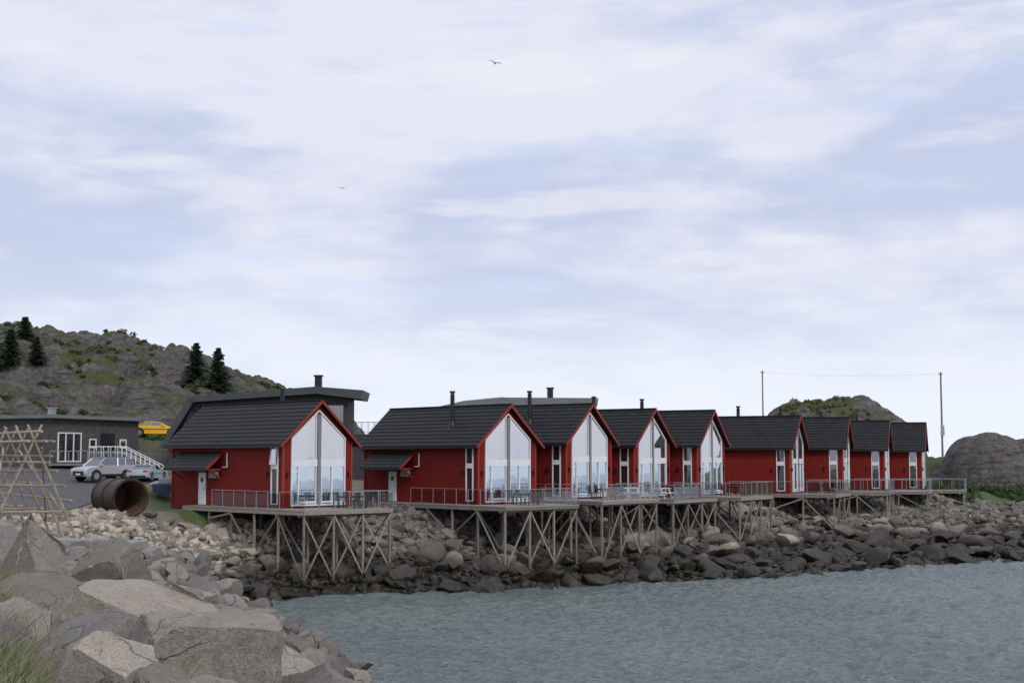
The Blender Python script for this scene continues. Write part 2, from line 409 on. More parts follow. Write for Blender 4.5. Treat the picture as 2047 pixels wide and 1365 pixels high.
# ------------------------------------------------------------ hills
def fn(x,y,s,o=0,oc=5): return noise.fractal(Vector((x*s+o,y*s,o)),.9,2.1,oc)
def slab(x,y,s,o=0):
    d,_=noise.voronoi(Vector(((x*.8+y*.5)*s+o,(y*.9-x*.3)*s*1.3,o))); return math.sqrt(max(0,1-min(1,d[0]*1.15)**2))*min(1,(d[1]-d[0])*3.5)
def hillL(X,Y):
    H=np.interp(X,[-140,-100,-75,-68,-62,-55,-50,-46,-43,-38,-32,-24,-14,-5],[13,12,13.2,14.2,14.9,14.2,12.7,11.8,11.7,9.8,7.2,4,1.2,0])
    base=zf(X,Y)
    prof=sstep(137,190,Y)*sstep(250,205,Y); prof=prof**.85
    Z=H*prof
    out=np.empty_like(Z)
    for idx in np.ndindex(Z.shape):
        x=X[idx]; y=Y[idx]; p=min(1,Z[idx]/4)
        wx_=2.5*fn(x,y,.1,7,3); wy_=2.0*fn(x,y,.13,2,3)
        out[idx]=Z[idx]+p*(1.0*fn(x,y,.06,3,3)+2.2*(slab(x+wx_,y+wy_,.085,5)-.5)+1.1*(slab(x+wx_*.4,y+wy_*.4,.21,2)-.5)+.4*(slab(x+wx_*.2,y+wy_*.2,.55,4)-.5)+.22*fn(x,y,.7,9,4))
    return base-.3*(Z<.05)*1.0+out
h=grid('hill',cat(np.linspace(-135,-76,60),np.linspace(-76,-5,330)),np.linspace(134,212,230),hillL,M_hill,lambda X,Y:np.full(X.shape,.0)); h['kind']='structure'
def hillR(X,Y):
    base=zf(X,Y)-.4
    def dome(cx,cy,rx,ry,hh,p=1.3):
        q=np.clip(1-((X-cx)/rx)**2-((Y-cy)/ry)**2,0,1); return hh*q**(p/2)
    Z=np.maximum.reduce([dome(44.2,190,10.6,14,9.0,1.1),dome(39.5,188.5,9.4,13,8.6,1.25),dome(50.5,168,9,9,2.6,1.6),dome(74,176,26,16,2.6,2)])
    rock=np.maximum.reduce([dome(53.4,160,5.4,7,6.6,.95),dome(59.8,163,4.8,6,6.0,1.0),dome(67,166,6,7,5.8,1.0),dome(80,170,12,9,6,1.1),dome(57.5,151,3,3,1.6,1),dome(50,149,2.4,2.4,1.2,1)])
    Z=np.maximum(Z,rock)
    out=np.empty_like(Z)
    for idx in np.ndindex(Z.shape):
        x=X[idx]; y=Y[idx]; p=min(1,Z[idx]/3); q=.6+.4*(y>175)
        out[idx]=Z[idx]+p*q*(.6*fn(x,y,.12,3,3)+1.1*(slab(x,y,.18,5)-.5)+.45*(slab(x+fn(x,y,.3,2),y,.5,3)-.5)+.2*fn(x,y,.8,9,4))
    return base+out
h2=grid('rocky_knoll',np.linspace(24,115,300),np.linspace(140,212,220),hillR,M_hill,lambda X,Y:.12*sstep(46,39,X)*sstep(172,176,Y)-.5*sstep(7.5,6,np.hypot(X-53.2,(Y-158)*.8))-.45*sstep(56,58,X)-.20*sstep(43,47,X)*sstep(172,178,Y)-.05*sstep(172,165,Y)); h2['kind']='structure'
# road
xr=np.linspace(-60,-28,46); yr=np.linspace(64,119,80)
def roadX(X,Y): return zf(X,Y)+.05
rd=grid('road',xr,yr,roadX,M_asph); rd['kind']='structure'

# ------------------------------------------------------------ rocks
def ico(sub):
    bm=bmesh.new(); bmesh.ops.create_icosphere(bm,subdivisions=sub,radius=1)
    bm.verts.ensure_lookup_table()
    V=np.array([v.co[:] for v in bm.verts]); F=np.array([[v.index for v in f.verts] for f in bm.faces]); bm.free(); return V,F
ICO={k:ico(k) for k in (1,2,3,4,5)}
def rockshape(sub,planes=12,dmin=.5,dmax=.85,nz=.05,r=rng,seed=0,extra=(),ridge=0):
    V,F=ICO[sub]; V=V.copy()*1.15
    P=list(extra)
    for _ in range(planes):
        n=r.normal(size=3); n/=np.linalg.norm(n); P.append((n,r.uniform(dmin,dmax)))
    for n,d in P:
        n=np.array(n,float); n/=np.linalg.norm(n)
        s=V@n; m=s>d; V[m]-=np.outer(s[m]-d,n)*.985
    if nz:
        off=Vector((seed*3.1,seed,0))
        for i in range(len(V)):
            v=Vector(V[i]); k=noise.fractal(v*1.7+off,.8,2.1,6)
            if ridge:
                dd,_=noise.voronoi(v*2.0+off); k+=-ridge*max(0,1-(dd[1]-dd[0])*9)
                k+=1.0*math.floor(noise.noise(v*1.1+off)*5)/5
            V[i]*=1+nz*k
    return V,F
protos=[]
for k in range(14):
    V,F=rockshape(3,11,.52,.88,.07,rng,k)
    V*=np.array([1.2,.95,.80]); o=np_mesh('boulder',V,F,M_rock,True,34); protos.append(o.data); bpy.data.objects.remove(o)
palep=[]
for k in range(6):
    V,F=rockshape(3,9,.45,.82,.06,rng,k+30)
    V*=np.array([1.25,.95,.7]); o=np_mesh('boulder',V,F,M_pale,True,28); palep.append(o.data); bpy.data.objects.remove(o)
cands=[]
tries=0
while len(cands)<266 and tries<90000:
    tries+=1
    x=rng.uniform(-24,46); y=rng.uniform(58,124); d=float(sdist(np.array([x]),np.array([y]))[0]); ww=float(width(np.array([x]),np.array([y]))[0])
    if d<-.5 or d>ww*.9: continue
    if y<64 and x<-17: continue
    if abs(x)/y>.36: continue
    left=(x<-10 and x/y<-.165 and y<80) or (x<-8 and d>6.5 and y<90)
    if left and rng.random()<.3: continue
    s=float(rng.uniform(.42,.92))*(1.15 if d<ww*.55 else .85)*(.72 if left else 1)
    if any((x-a)**2+(y-b)**2<(.66*(s+c))**2 for a,b,c,_ in cands): continue
    cands.append((x,y,s,left))
for i,(x,y,s,left) in enumerate(cands):
    o=bpy.data.objects.new('boulder',palep[i%6] if left else protos[i%14]); COL.objects.link(o)
    o.location=(x,y,zg(x,y)+s*.46); o.rotation_euler=(rng.uniform(-.4,.4),rng.uniform(-.4,.4),rng.uniform(0,6.28)); k=s
    o.scale=(k*rng.uniform(.85,1.35),k*rng.uniform(.8,1.1),k*rng.uniform(.7,1.0))
    low=o.location.z<2.2
    thing(o,'dark wet boulder at the waterline below the stilts' if low else ('pale angular boulder on the rubble slope' if left else 'grey rough boulder on the rocky shore slope'),'rock','boulders along the rocky shore')
def rubble(name,N,region,smin,smax,mat,sub=1,lift=.1,pw=2.2):
    libs=[rockshape(sub,9,.5,.9,0,rng)[0] for _ in range(14)]; F0=ICO[sub][1]
    Vs=[];Fs=[];off=0;pts=[]
    while len(pts)<N:
        X,Y,ok=region(N*3)
        pts+= list(zip(X[ok],Y[ok]))
    pts=np.array(pts[:N]); Z=zf(pts[:,0],pts[:,1])
    for i in range(N):
        V=libs[i%14]; s=smin+(smax-smin)*rng.random()**pw
        R=np.array(Euler((rng.uniform(-.6,.6),rng.uniform(-.6,.6),rng.uniform(0,6.28))).to_matrix())
        W=(V*np.array([rng.uniform(.8,1.4),rng.uniform(.7,1.1),rng.uniform(.5,.9)])*s)@R.T
        W+=np.array([pts[i,0],pts[i,1],Z[i]+s*lift]); Vs.append(W); Fs.append(F0+off); off+=len(V)
    o=np_mesh(name,np.concatenate(Vs),np.concatenate(Fs),mat,sub>1,34 if sub>1 else None); o['kind']='stuff'; return o
def reg_shore(n):
    X=rng.uniform(-26,62,n); Y=rng.uniform(58,140,n); d=sdist(X,Y); w_=width(X,Y)
    lim=np.where(X>34,w_*1.02+(X-34)*.7,w_*1.02)
    thin=(d<w_*1.02)|(rng.random(n)<.35)
    return X,Y,(d>-.4)&(d<lim)&thin&(np.abs(X)/Y<.42)&~((Y<62)&(X<-17))&~((X<-19)&(Y>88))
r1=rubble('shore_rubble',13000,reg_shore,.12,.48,M_rock,2,.15,1.7)
def reg_left(n):
    X=rng.uniform(-25,-7,n); Y=rng.uniform(58,90,n); d=sdist(X,Y)
    return X,Y,(d>1.4)&(d<12)&((X/Y<-.165)|(d>6.5))&~((X<-18)&(Y>87))
r2=rubble('broken_stone_fill',5600,reg_left,.09,.42,M_pale,1,.5,2.0)
def reg_fg(n):
    X=rng.uniform(-16,4,n); Y=rng.uniform(8,60,n); d=sdist(X,Y)
    return X,Y,(d>0)&(d<9)
r3=rubble('breakwater_rubble',1600,reg_fg,.12,.42,M_fg,2)
# large breakwater boulders
FG=[(-8.1,24,6.05,.84,.7,1.06,'tall pointed grey boulder on the breakwater','point'),
(-5.5,20,5.76,1.05,1.0,.72,'broad sloping granite slab on the breakwater','wedge'),
(-3.35,16,5.66,1.05,.8,.72,'large flat-topped grey granite boulder on the breakwater','flat'),
(-2.2,15.8,5.15,.66,.7,.70,'weathered brown-grey boulder at the breakwater edge','wedge2'),
(-3.85,13.6,5.95,.52,.5,.48,'speckled granite boulder beside beach grass','wedge'),
(-4.35,11.2,5.86,.55,.5,.36,'low rounded granite boulder beside beach grass','wedge2'),
(-7.4,27,5.95,.66,.6,.55,'brown angular boulder leaning on the rock pile','wedge2'),
(-10.2,28,6.0,.85,.7,.7,'grey angular boulder on the breakwater','wedge'),
(-5.9,16.4,5.75,.5,.5,.52,'grey rounded boulder in beach grass','wedge2'),
(-3.1,12.9,5.84,.47,.4,.38,'pinkish granite boulder in the rock pile','wedge'),
(-2.6,12.6,5.72,.5,.4,.38,'sharp-edged grey boulder in the rock pile','wedge2'),
(-4.4,21.5,5.25,.75,.6,.55,'pale flat stone slab on the rock pile','flat'),
(-6.2,25.5,5.3,.85,.7,.5,'pale flat stone slab on the rock pile','flat'),
(-5.0,17.6,5.7,.75,.6,.55,'rough grey boulder behind beach grass','wedge2'),
(-7.1,20.8,5.72,.95,.8,.7,'grey boulder at the foot of the pointed rock','wedge'),
(-9.4,25,5.6,.85,.7,.6,'grey boulder beside the pointed rock','wedge2'),
(-1.8,14.5,4.8,.5,.5,.5,'small boulder at the foot of the breakwater','wedge2'),
(-4.4,18.9,5.3,.65,.6,.6,'rough boulder wedged in the rock pile','wedge'),
(-8.6,31,5.3,.75,.7,.55,'rough boulder on the breakwater slope','wedge2'),
(-10.6,34,5.2,.9,.8,.6,'rough boulder on the breakwater slope','wedge'),
(-7.2,31,4.8,.75,.7,.5,'rough boulder on the breakwater slope',''),
(-12.6,35,5.5,.9,.7,.65,'rough boulder on the breakwater slope','wedge2'),
(-3.6,20.5,4.85,.65,.6,.55,'rough boulder on the breakwater slope','wedge'),
(-6.6,18.6,5.65,.6,.6,.55,'grey boulder half hidden in beach grass','wedge')]
for i,(x,y,z,sx,sy,sz,lab,kd) in enumerate(FG):
    ex={'point':[((.85,-.25,.50),.36),((-.62,-.15,.45),.40),((.05,-.95,.30),.45),((-.2,.9,.4),.45),((-.1,-.3,1),.92)],
        'wedge':[((.50,-.25,.8),.40),((-.8,-.3,.25),.58),((0,-1,.12),.5),((-.5,0,.85),.66)],
        'wedge2':[((-.45,-.35,.8),.42),((.85,-.35,.2),.52),((-.3,-.95,.06),.52),((.6,.1,.8),.64)],
        'flat':[((.10,-.12,1),.62),((.15,-1,.05),.52),((.95,-.30,.02),.70),((-.85,-.45,.15),.62)],'':[]}[kd]
    V,F=rockshape(5 if y<25 else 4,8,.50,.86,.055,np.random.default_rng(100+i),i+20,ex,.15)
    V=V*np.array([sx,sy,sz])*1.30
    o=np_mesh('boulder',V,F,M_fg,True,18); o.location=(x,y,z)
    thing(o,lab,'rock','boulders of the breakwater')

# ------------------------------------------------------------ cabins
W=5.2; HE=4.05; HR=6.42
SL=(HR-HE)/(W/2)
cab=[ # x,y,phi,L,dz,strip,door,chim
(-13.8,86,46,12.8,0.0,5.8,True,(-5.9,4.0)),
(-2.2,93,47,12.3,0.0,5.4,True,(-4.0,1.2)),
(3.7,97.4,40,11,0.22,3.2,False,(-4.2,1.2)),
(8.9,104,35.5,11,0.1,3.0,False,(-4.2,1.2)),
(14.1,108.5,31,11,0.15,3.0,False,(-5.6,2.0)),
(23.4,120,24,11,0.05,3.0,False,(-5.5,4.0)),
(29.2,126,19.5,11,0.1,3.0,False,(-6,4.0)),
(34.7,133,19,11,0.0,3.0,False,(-6.2,4.0)),
(39.9,139,19,11,-.05,3.0,False,(-6.5,4.2))]
A=4.0; B=1.3; R=.1
def zt(y): return 5.92-abs(y-W/2)*SL*.93
def build_roof(L,par):
    mb=MB(); x0=-L-.3; x1=.38; n=11; ov=.42
    for s in (0,1):
        for k in range(n):
            ya=-ov+(W/2+ov)*k/n; yb=-ov+(W/2+ov)*(k+1)/n
            za=HE+ya*SL+.06; zb=HE+yb*SL+.06
            poly=[(ya,za),(ya,za+.155),(yb+.02,zb+.105),(yb,zb)]
            if s: poly=[(W-p,q) for p,q in poly]
            mb.prism(poly,'x',x0,x1)
    mb.box((x0-.01,W/2-.11,HR+.14),(x1+.01,W/2+.11,HR+.22))
    return mb.obj('roof',M_tile,par)
for ci,(ox,oy,ph,L,dz,strip,door,chim) in enumerate(cab):
    phi=math.radians(ph); zb=5.0+dz
    c=empty('cabin',(ox,oy,zb),-phi)
    thing(c,'red wooden cabin with tiled roof and glazed gable on timber stilts' if not door else 'red wooden cabin with white door, small canopy and glazed gable','cabin','red cabins in a row along the shore')
    def wl(x,y): return ox+x*math.cos(phi)+y*math.sin(phi), oy-x*math.sin(phi)+y*math.cos(phi)
    mb=MB(); mb.prism([(0,-.28),(W,-.28),(W,HE),(W/2,HR),(0,HE)],'x',-L,0)
    mb.obj('wall',M_red,c)
    for s in (0,1):
        f=(lambda y:y) if not s else (lambda y:W-y)
        for xx in (.40,-L-.32):
            mb=MB(); mb.beam((xx,f(-.44),HE-.44*SL+.05),(xx,f(W/2),HR+.07),.15,.045,(1,0,0)); mb.obj('bargeboard',M_redtrim,c)
    mb=MB(); mb.box((.004,-.03,-.28),(.03,.10,HE)); mb.box((-.10,-.03,-.28),(.0035,-.004,HE)); mb.obj('corner_board',M_redtrim,c)
    mb=MB(); mb.box((.004,W-.10,-.28),(.03,W+.03,HE)); mb.obj('corner_board',M_redtrim,c)
    roof=build_roof(L,c)
    mb=MB(); mb.box((-L-.3,-.50,HE-.42*SL-.02),(.38,-.435,HE-.42*SL+.10)); mb.obj('gutter',M_black,c)
    mb=MB(); mb.cyl((-L+.2,-.46,HE-.4*SL),(-L+.2,-.06,HE-.65),.04,6); mb.cyl((-L+.2,-.06,HE-.65),(-L+.2,-.06,.1),.04,6)
    mb.obj('downpipe',M_redtrim,c)
    cx,cy=chim; rz=HE+min(cy,W-cy)*SL
    mb=MB(); mb.cyl((cx,cy,rz),(cx,cy,7.35),.15,14); mb.cyl((cx,cy,7.35),(cx,cy,7.42),.10,14); mb.cyl((cx,cy,7.42),(cx,cy,7.56),.19,14)
    mb.cyl((cx,cy,rz-.1),(cx,cy,rz+.38),.30,14,.16)
    mb.obj('chimney',M_black,roof,True)
    gw=empty('gable_window',parent=c)
    yl,yr,yc=.6,W-.6,W/2
    fr=MB(); e=.05
    def st(y0,z0,y1,z1,w_=.08,dp=.09): fr.beam((e,y0,z0),(e,y1,z1),w_,dp,(1,0,0))
    st(yl,.12,yl,zt(yl)+.03); st(yr,.12,yr,zt(yr)+.03); st(yl-.03,.17,yr+.03,.17,.10,.094)
    st(yl-.02,zt(yl),yc,zt(yc)+.02,.09,.096); st(yr+.02,zt(yr),yc,zt(yc)+.02,.09,.096)
    fr.box((.008,yl+.05,2.52),(.10,yr-.05,2.93))
    for yy in (yc-.2,yc+.2): st(yy,.2,yy,zt(yy)-.05,.06,.088)
    for yy in (yl+.5,yc+1.02): st(yy,.2,yy,2.5,.09,.086)
    st(yl+.55,.34,yc-.22,.34,.12,.082); st(yc+.22,.34,yr-.05,.34,.12,.082)
    if ci%2==0: st(yl+.05,2.2,yl+.5,2.2,.06,.084)
    fr.obj('frame',M_white,gw)
    m2=MB(); m2.box((.008,yc-.12,.2),(.13,yc+.12,5.7)); m2.obj('mullion',M_greym,gw)
    xg=.035; p=MB(); p2=MB()
    for s in (0,1):
        f=(lambda y:y) if not s else (lambda y:W-y)
        tl=rng.uniform(-.016,.016)
        p.add([(xg+tl,f(yl),2.93),(xg-tl,f(yc-.15),2.93),(xg-tl,f(yc-.15),zt(yc-.15)),(xg+tl,f(yl),zt(yl))],[(0,1,2,3) if not s else (3,2,1,0)])
        p2.add([(xg,f(yl),.2),(xg-tl,f(yc-.15),.2),(xg-tl-.02,f(yc-.15),2.52),(xg-.02,f(yl),2.52)],[(0,1,2,3) if not s else (3,2,1,0)])
    p.obj('upper_pane',M_glass,gw,fix=False); p2.obj('lower_pane',M_glassl,gw,fix=False)
    sw=empty('side_window',parent=c); fr=MB(); xa,xb=-1.15,-.5
    for xx in (xa,xb): fr.box((xx-.035,-.07,.2),(xx+.035,-.006,3.72))
    for zz,hh in ((.24,.04),(3.68,.04)): fr.box((xa+.035,-.068,zz-hh),(xb-.035,-.006,zz+hh))
    fr.box((xa+.035,-.06,2.36),(xb-.035,-.006,2.68)); fr.obj('frame',M_white,sw)
    p=MB(); p.add([(xa,-.02,.26),(xb,-.02,.26),(xb,-.02,2.37),(xa,-.02,2.37)],[(0,1,2,3)]); p.add([(xa,-.02,2.67),(xb,-.02,2.67),(xb,-.02,3.66),(xa,-.02,3.66)],[(0,1,2,3)])
    p.obj('pane',M_glassd,sw,fix=False)
    if ci==0:
        s=MB(); q0,q1=-.09,-.20
        s.beam((xa+.05,q0,3.65),(xa+.05,q1,2.65),.06,.05); s.beam((xb-.05,q0,3.65),(xb-.05,q1,2.65),.06,.05); s.beam((xa+.02,q1,2.65),(xb-.02,q1,2.65),.05,.06)
        s.obj('open_sash',M_white,sw)
        s=MB(); s.add([(xa+.05,q0-.01,3.6),(xb-.05,q0-.01,3.6),(xb-.05,q1,2.68),(xa+.05,q1,2.68)],[(3,2,1,0)]); s.obj('sash_pane',M_glass,sw,fix=False)
    for (lx,ly) in ((.06,.28),(.06,W-.28),(-1.6,-.08)):
        m=MB(); m.box((lx-.05,ly-.05,1.85),(lx+.07,ly+.05,2.12)); m.box((lx-.07,ly-.07,2.12),(lx+.09,ly+.07,2.16)); m.obj('wall_lamp',M_black,c)
    if door:
        d=MB(); d.box((-9.35,-.06,.05),(-8.5,-.008,2.1)); dd=d.obj('door',M_white,c)
        d=MB(); d.cyl((-8.93,-.075,1.62),(-8.93,-.062,1.62),.16,16); d.obj('door_window',M_black,dd)
        d=MB(); d.box((-8.64,-.11,1.0),(-8.6,-.062,1.14)); d.box((-8.74,-.12,1.06),(-8.6,-.10,1.09)); d.obj('handle',M_steel,dd)
        aw=MB(); x0,x1=-11.7 if ci==0 else -11.2,-6.6
        f=lambda y:3.35+y*.86
        for k in range(5):
            ya=-1.25+1.25*k/5; yb=-1.25+1.25*(k+1)/5
            aw.prism([(ya,f(ya)),(ya,f(ya)+.13),(yb,f(yb)+.09),(yb,f(yb))],'x',x0,x1)
        aw.obj('canopy_roof',M_tile,c)
        for xx in (x1-.15,x0+.2):
            aw=MB(); aw.beam((xx,-1.15,2.30),(xx,-.03,2.30),.09,.09); aw.beam((xx,-1.1,2.34),(xx,-.03,3.2),.08,.08); aw.beam((xx,-.8,2.28),(xx,-.06,1.7),.08,.08)
            aw.obj('canopy_bracket',M_redtrim,c)
        aw=MB(); aw.box((x0,-1.30,2.22),(x1,-1.252,2.34)); aw.obj('gutter',M_black,c)
        aw=MB(); aw.beam((x1+.02,-1.25,2.30),(x1+.02,-.02,3.35),.03,.16); aw.obj('bargeboard',M_redtrim,c)
        hp=MB(); hp.box((-7.6,-.42,1.75),(-6.85,-.12,2.25)); hp.box((-7.5,-.12,1.8),(-6.9,-.01,1.85)); hp.obj('heat_pump',M_greym,c,bevel=.02)
        dp=MB(); dp.beam((-6.0,-.07,3.35),(-6.0,-.07,2.45),.07,.07); dp.beam((-6.5,-.07,2.45),(-6.04,-.07,2.45),.06,.06); dp.obj('cable_duct',M_white,c)
    m=MB(); m.cyl((-L*.55,-.18,HE-.35),(-L*.55,-.01,HE-.35),.07,10); m.obj('vent',M_white,c)
    dk=empty('deck',parent=c)
    xs0=-strip-(3.4 if door else 0)
    m=MB(); m.box((xs0,-B,-.06),(A,-.01,-.002)); m.box((.01,-.008,-.06),(A,W+R,-.002)); m.obj('deck_board',M_deckw,dk)
    for yy in (-B+.05,-.3,1.6,3.4,W+R-.05):
        m=MB(); m.beam((xs0 if yy<0 else .05,yy,-.18),(A-.05,yy,-.18),.08,.20); m.obj('joist',M_wood,dk)
    for p0,p1,w_,h_ in (((A-.02,-B,-.16),(A-.02,W+R,-.16),.05,.20),((A-.5,-B,-.34),(A-.5,W+R,-.34),.10,.12),((1.2,-B,-.34),(1.2,W+R,-.34),.10,.12)):
        m=MB(); m.beam(p0,p1,w_,h_); m.obj('girder',M_wood,dk)
    tops={}
    xsx=[3.85,1.3,-1.2,-3.7,-6.2]; ysy=[-B+.12,.95,3.1,W+R-.15]
    for i,xx in enumerate(xsx):
        for j,yy in enumerate(ysy):
            X_,Y_=wl(xx,yy); zt_=zg(X_,Y_)
            if zt_<zb-.6:
                m=MB(); m.beam((xx,yy,-.28),(xx,yy,zt_-zb-.5),.115,.115); m.obj('stilt',M_wood,dk); tops[(i,j)]=zt_-zb
    def brace(k1,k2,flip,sgn=1):
        if k1 in tops and k2 in tops:
            a,b=(k1,k2) if not flip else (k2,k1)
            if min(tops[a],tops[b])>-1.5: return
            off=.08*sgn
            pa=(xsx[a[0]]+(off if a[0]==b[0] else 0),ysy[a[1]]-(off if a[1]==b[1] else 0),-.35)
            pb=(xsx[b[0]]+(off if a[0]==b[0] else 0),ysy[b[1]]-(off if a[1]==b[1] else 0),max(tops[b]+.35,-4.3))
            m=MB(); m.beam(pa,pb,.045,.10); m.obj('brace',M_wood,dk)
    for j in range(3):
        brace((0,j),(0,j+1),j%2==0)
        if ci in (0,3) or (ci<5 and j==1): brace((0,j),(0,j+1),j%2==1,-1)
        if ci<5 and j!=1: brace((1,j),(1,j+1),j%2==1)
    for i in range(4):
        brace((i,0),(i+1,0),i%2==0)
        if i<2: brace((i,3),(i+1,3),i%2==1)
    rl=MB(); gl=MB()
    path=[(-strip,-B+.04),(A-.04,-B+.04),(A-.04,W+R-.04),(.4,W+R-.04)]
    for a,b in zip(path[:-1],path[1:]):
        ln=math.hypot(b[0]-a[0],b[1]-a[1]); n=max(1,round(ln/1.15))
        for k in range(n+1):
            t=k/n; x=a[0]+(b[0]-a[0])*t; y=a[1]+(b[1]-a[1])*t
            rl.beam((x,y,-.2),(x,y,1.03),.035,.035)
            if k<n:
                t0=(k+.06)/n; t1=(k+.94)/n
                q0=(a[0]+(b[0]-a[0])*t0,a[1]+(b[1]-a[1])*t0); q1=(a[0]+(b[0]-a[0])*t1,a[1]+(b[1]-a[1])*t1)
                gl.beam((q0[0],q0[1],.5),(q1[0],q1[1],.5),.012,.82)
        rl.beam((a[0],a[1],1.05),(b[0],b[1],1.05),.04,.035)
    rl.obj('railing',M_steel,dk); gl.obj('glass_panel',M_railglass,dk)

# ------------------------------------------------------------ deck furniture
ch=empty('chair'); thing(ch,'black outdoor chair with slatted back on a cabin deck','chair','outdoor chairs on the cabin decks')
m=MB(); [m.box((-.22+.09*k,-.22,.42),(-.15+.09*k,.22,.45)) for k in range(5)]; m.obj('seat',M_black,ch)
m=MB(); [m.beam((-.2,-.2+.1*k,.45),(-.3,-.2+.1*k,.92),.06,.02) for k in range(5)]; m.beam((-.3,-.22,.92),(-.3,.22,.92),.03,.05); m.obj('backrest',M_black,ch)
for sx,sy in ((-.2,-.2),(.2,-.2),(-.2,.2),(.2,.2)):
    m=MB(); m.beam((sx,sy,.42),(sx*1.1,sy*1.1,0),.04,.04); m.obj('leg',M_black,ch)
tb=empty('table'); thing(tb,'dark outdoor table standing on a cabin deck','table','outdoor tables on the cabin decks')
m=MB(); [m.box((-.8,-.42+.17*k,.70),(.8,-.27+.17*k,.73)) for k in range(5)]; m.box((-.7,-.38,.64),(.7,.38,.695)); m.obj('table_top',M_black,tb)
for sx,sy in ((-.7,-.35),(.7,-.35),(-.7,.35),(.7,.35)):
    m=MB(); m.beam((sx,sy,.64),(sx,sy,0),.05,.05); m.obj('leg',M_black,tb)
pt_=empty('picnic_table'); thing(pt_,'pale wooden picnic table with benches on a cabin deck','picnic table','picnic tables on the cabin decks')
m=MB(); [m.box((-.8,-.36+.15*k,.72),(.8,-.23+.15*k,.76)) for k in range(5)]; m.obj('table_top',M_white,pt_)
for s in (-1,1):
    m=MB(); m.box((-.8,s*.75-.13,.42),(.8,s*.75+.13,.46)); m.obj('bench_seat',M_white,pt_)
for xx in (-.55,.55):
    m=MB(); m.beam((xx,-.3,.72),(xx,-.62,0),.05,.09); m.beam((xx,.3,.72),(xx,.62,0),.05,.09); m.beam((xx,-.8,.40),(xx,.8,.40),.05,.08); m.obj('leg',M_white,pt_)
first={'c':True,'t':True,'p':True}
def put(key,root,ci,x,y,r):
    ox,oy,ph,L,dz,*_=cab[ci]; phi=math.radians(ph)
    loc=(ox+x*math.cos(phi)+y*math.sin(phi),oy-x*math.sin(phi)+y*math.cos(phi),5.0+dz)
    if first[key]:
        root.location=loc; root.rotation_euler=(0,0,-phi+r); first[key]=False
    else: copy_tree(root,loc,-phi+r)
for ci in (0,1,2,3,4,5):
    ty=[3.6,2.2,1.6,3.4,2.5,2.6][ci]
    if ci==3: put('p',pt_,ci,1.9,.6,1.57)
    put('t',tb,ci,2.1,ty,math.pi/2)
    for k,(dx,dy,r) in enumerate(((-.8,-.4,0),(-.8,.4,0.1),(.8,-.4,math.pi),(.8,.45,3.3),(0,1.2,-1.57))):
        if ci>2 and k==4: continue
        put('c',ch,ci,2.1+dx,ty+dy,r)
put('p',pt_,2,2.2,4.2,1.5)

# ------------------------------------------------------------ background buildings
b=empty('dark_modern_lodge',(-28.0,124,5.5)); thing(b,'black modern lodge with slanted overhanging roof behind a red cabin','building')
m=MB(); m.prism([(-3.2,0),(13.7,0),(13.7,7.75),(11.0,8.05),(.3,7.3)],'y',0,5); m.obj('wall',M_dkgrey,b)
m=MB(); m.prism([(-2.6,3.4),(-2.1,3.4),(.35,7.35),(.3,7.75),(-.15,7.75)],'y',-.6,5.2); m.obj('slanted_roof',M_roofblk,b)
m=MB(); m.prism([(.31,7.35),(.31,7.85),(11.0,8.70),(15.1,8.38),(14.9,7.62),(13.7,7.76),(11.0,8.08)],'y',-1.0,5.2); m.obj('roof',M_roofblk,b)
m=MB(); m.box((10.5,2,8.6),(11.1,2.6,9.75)); m.box((10.4,1.9,9.75),(11.2,2.7,9.87)); m.obj('chimney',M_black,b)
m=MB(); m.box((11.9,-.03,5.6),(13.3,-.004,7.1)); m.obj('window',M_glassd,b)
m=MB(); m.box((13.75,-.5,0),(17.2,5,4.6)); m.obj('terrace_base',M_dkgrey,b)
m=MB()
for k in range(7): m.beam((13.9+.54*k,-.45,4.6),(13.9+.54*k,-.45,5.6),.04,.04)
m.beam((13.8,-.45,5.62),(17.2,-.45,5.62),.05,.05); m.beam((13.8,-.45,4.75),(17.2,-.45,4.75),.03,.03)
for k in range(21): m.beam((13.9+.16*k,-.45,4.75),(13.9+.16*k,-.45,5.6),.014,.014)
m.obj('railing',M_black,b)
b=empty('grey_roofed_building',(-6.6,130,6)); thing(b,'low building with pale grey metal roof behind the cabins','building')
m=MB(); m.box((.6,.5,0),(13.8,9,6.8)); m.obj('wall',M_dkgrey,b)
m=MB(); m.prism([(0,6.75),(14.4,6.75),(14.5,7.5),(6.2,7.55),(5.6,7.58),(2.2,7.25)],'y',0,9.6); m.obj('roof',M_roofgrey,b)
m=MB(); m.box((9.9,3,7.3),(10.45,3.5,8.5)); m.box((9.82,2.92,8.5),(10.53,3.58,8.62)); m.obj('chimney',M_black,b)
ang=math.atan2(10,4.5)
b=empty('low_dark_house',(-38.6,119.5,7.3),ang); thing(b,'low dark grey flat-roofed house with white windows and deck','building')
m=MB(); m.box((0,0,-1.5),(11.2,20,4.05)); m.obj('wall',M_dkboard,b)
m=MB(); m.box((-.5,-.6,4.06),(11.8,20.4,4.36)); m.obj('roof',M_roofgrey,b)
m=MB(); m.box((2.2,2,4.36),(2.7,2.5,5.0)); m.box((2.1,1.9,5.0),(2.8,2.6,5.08)); m.obj('chimney',M_steel,b)
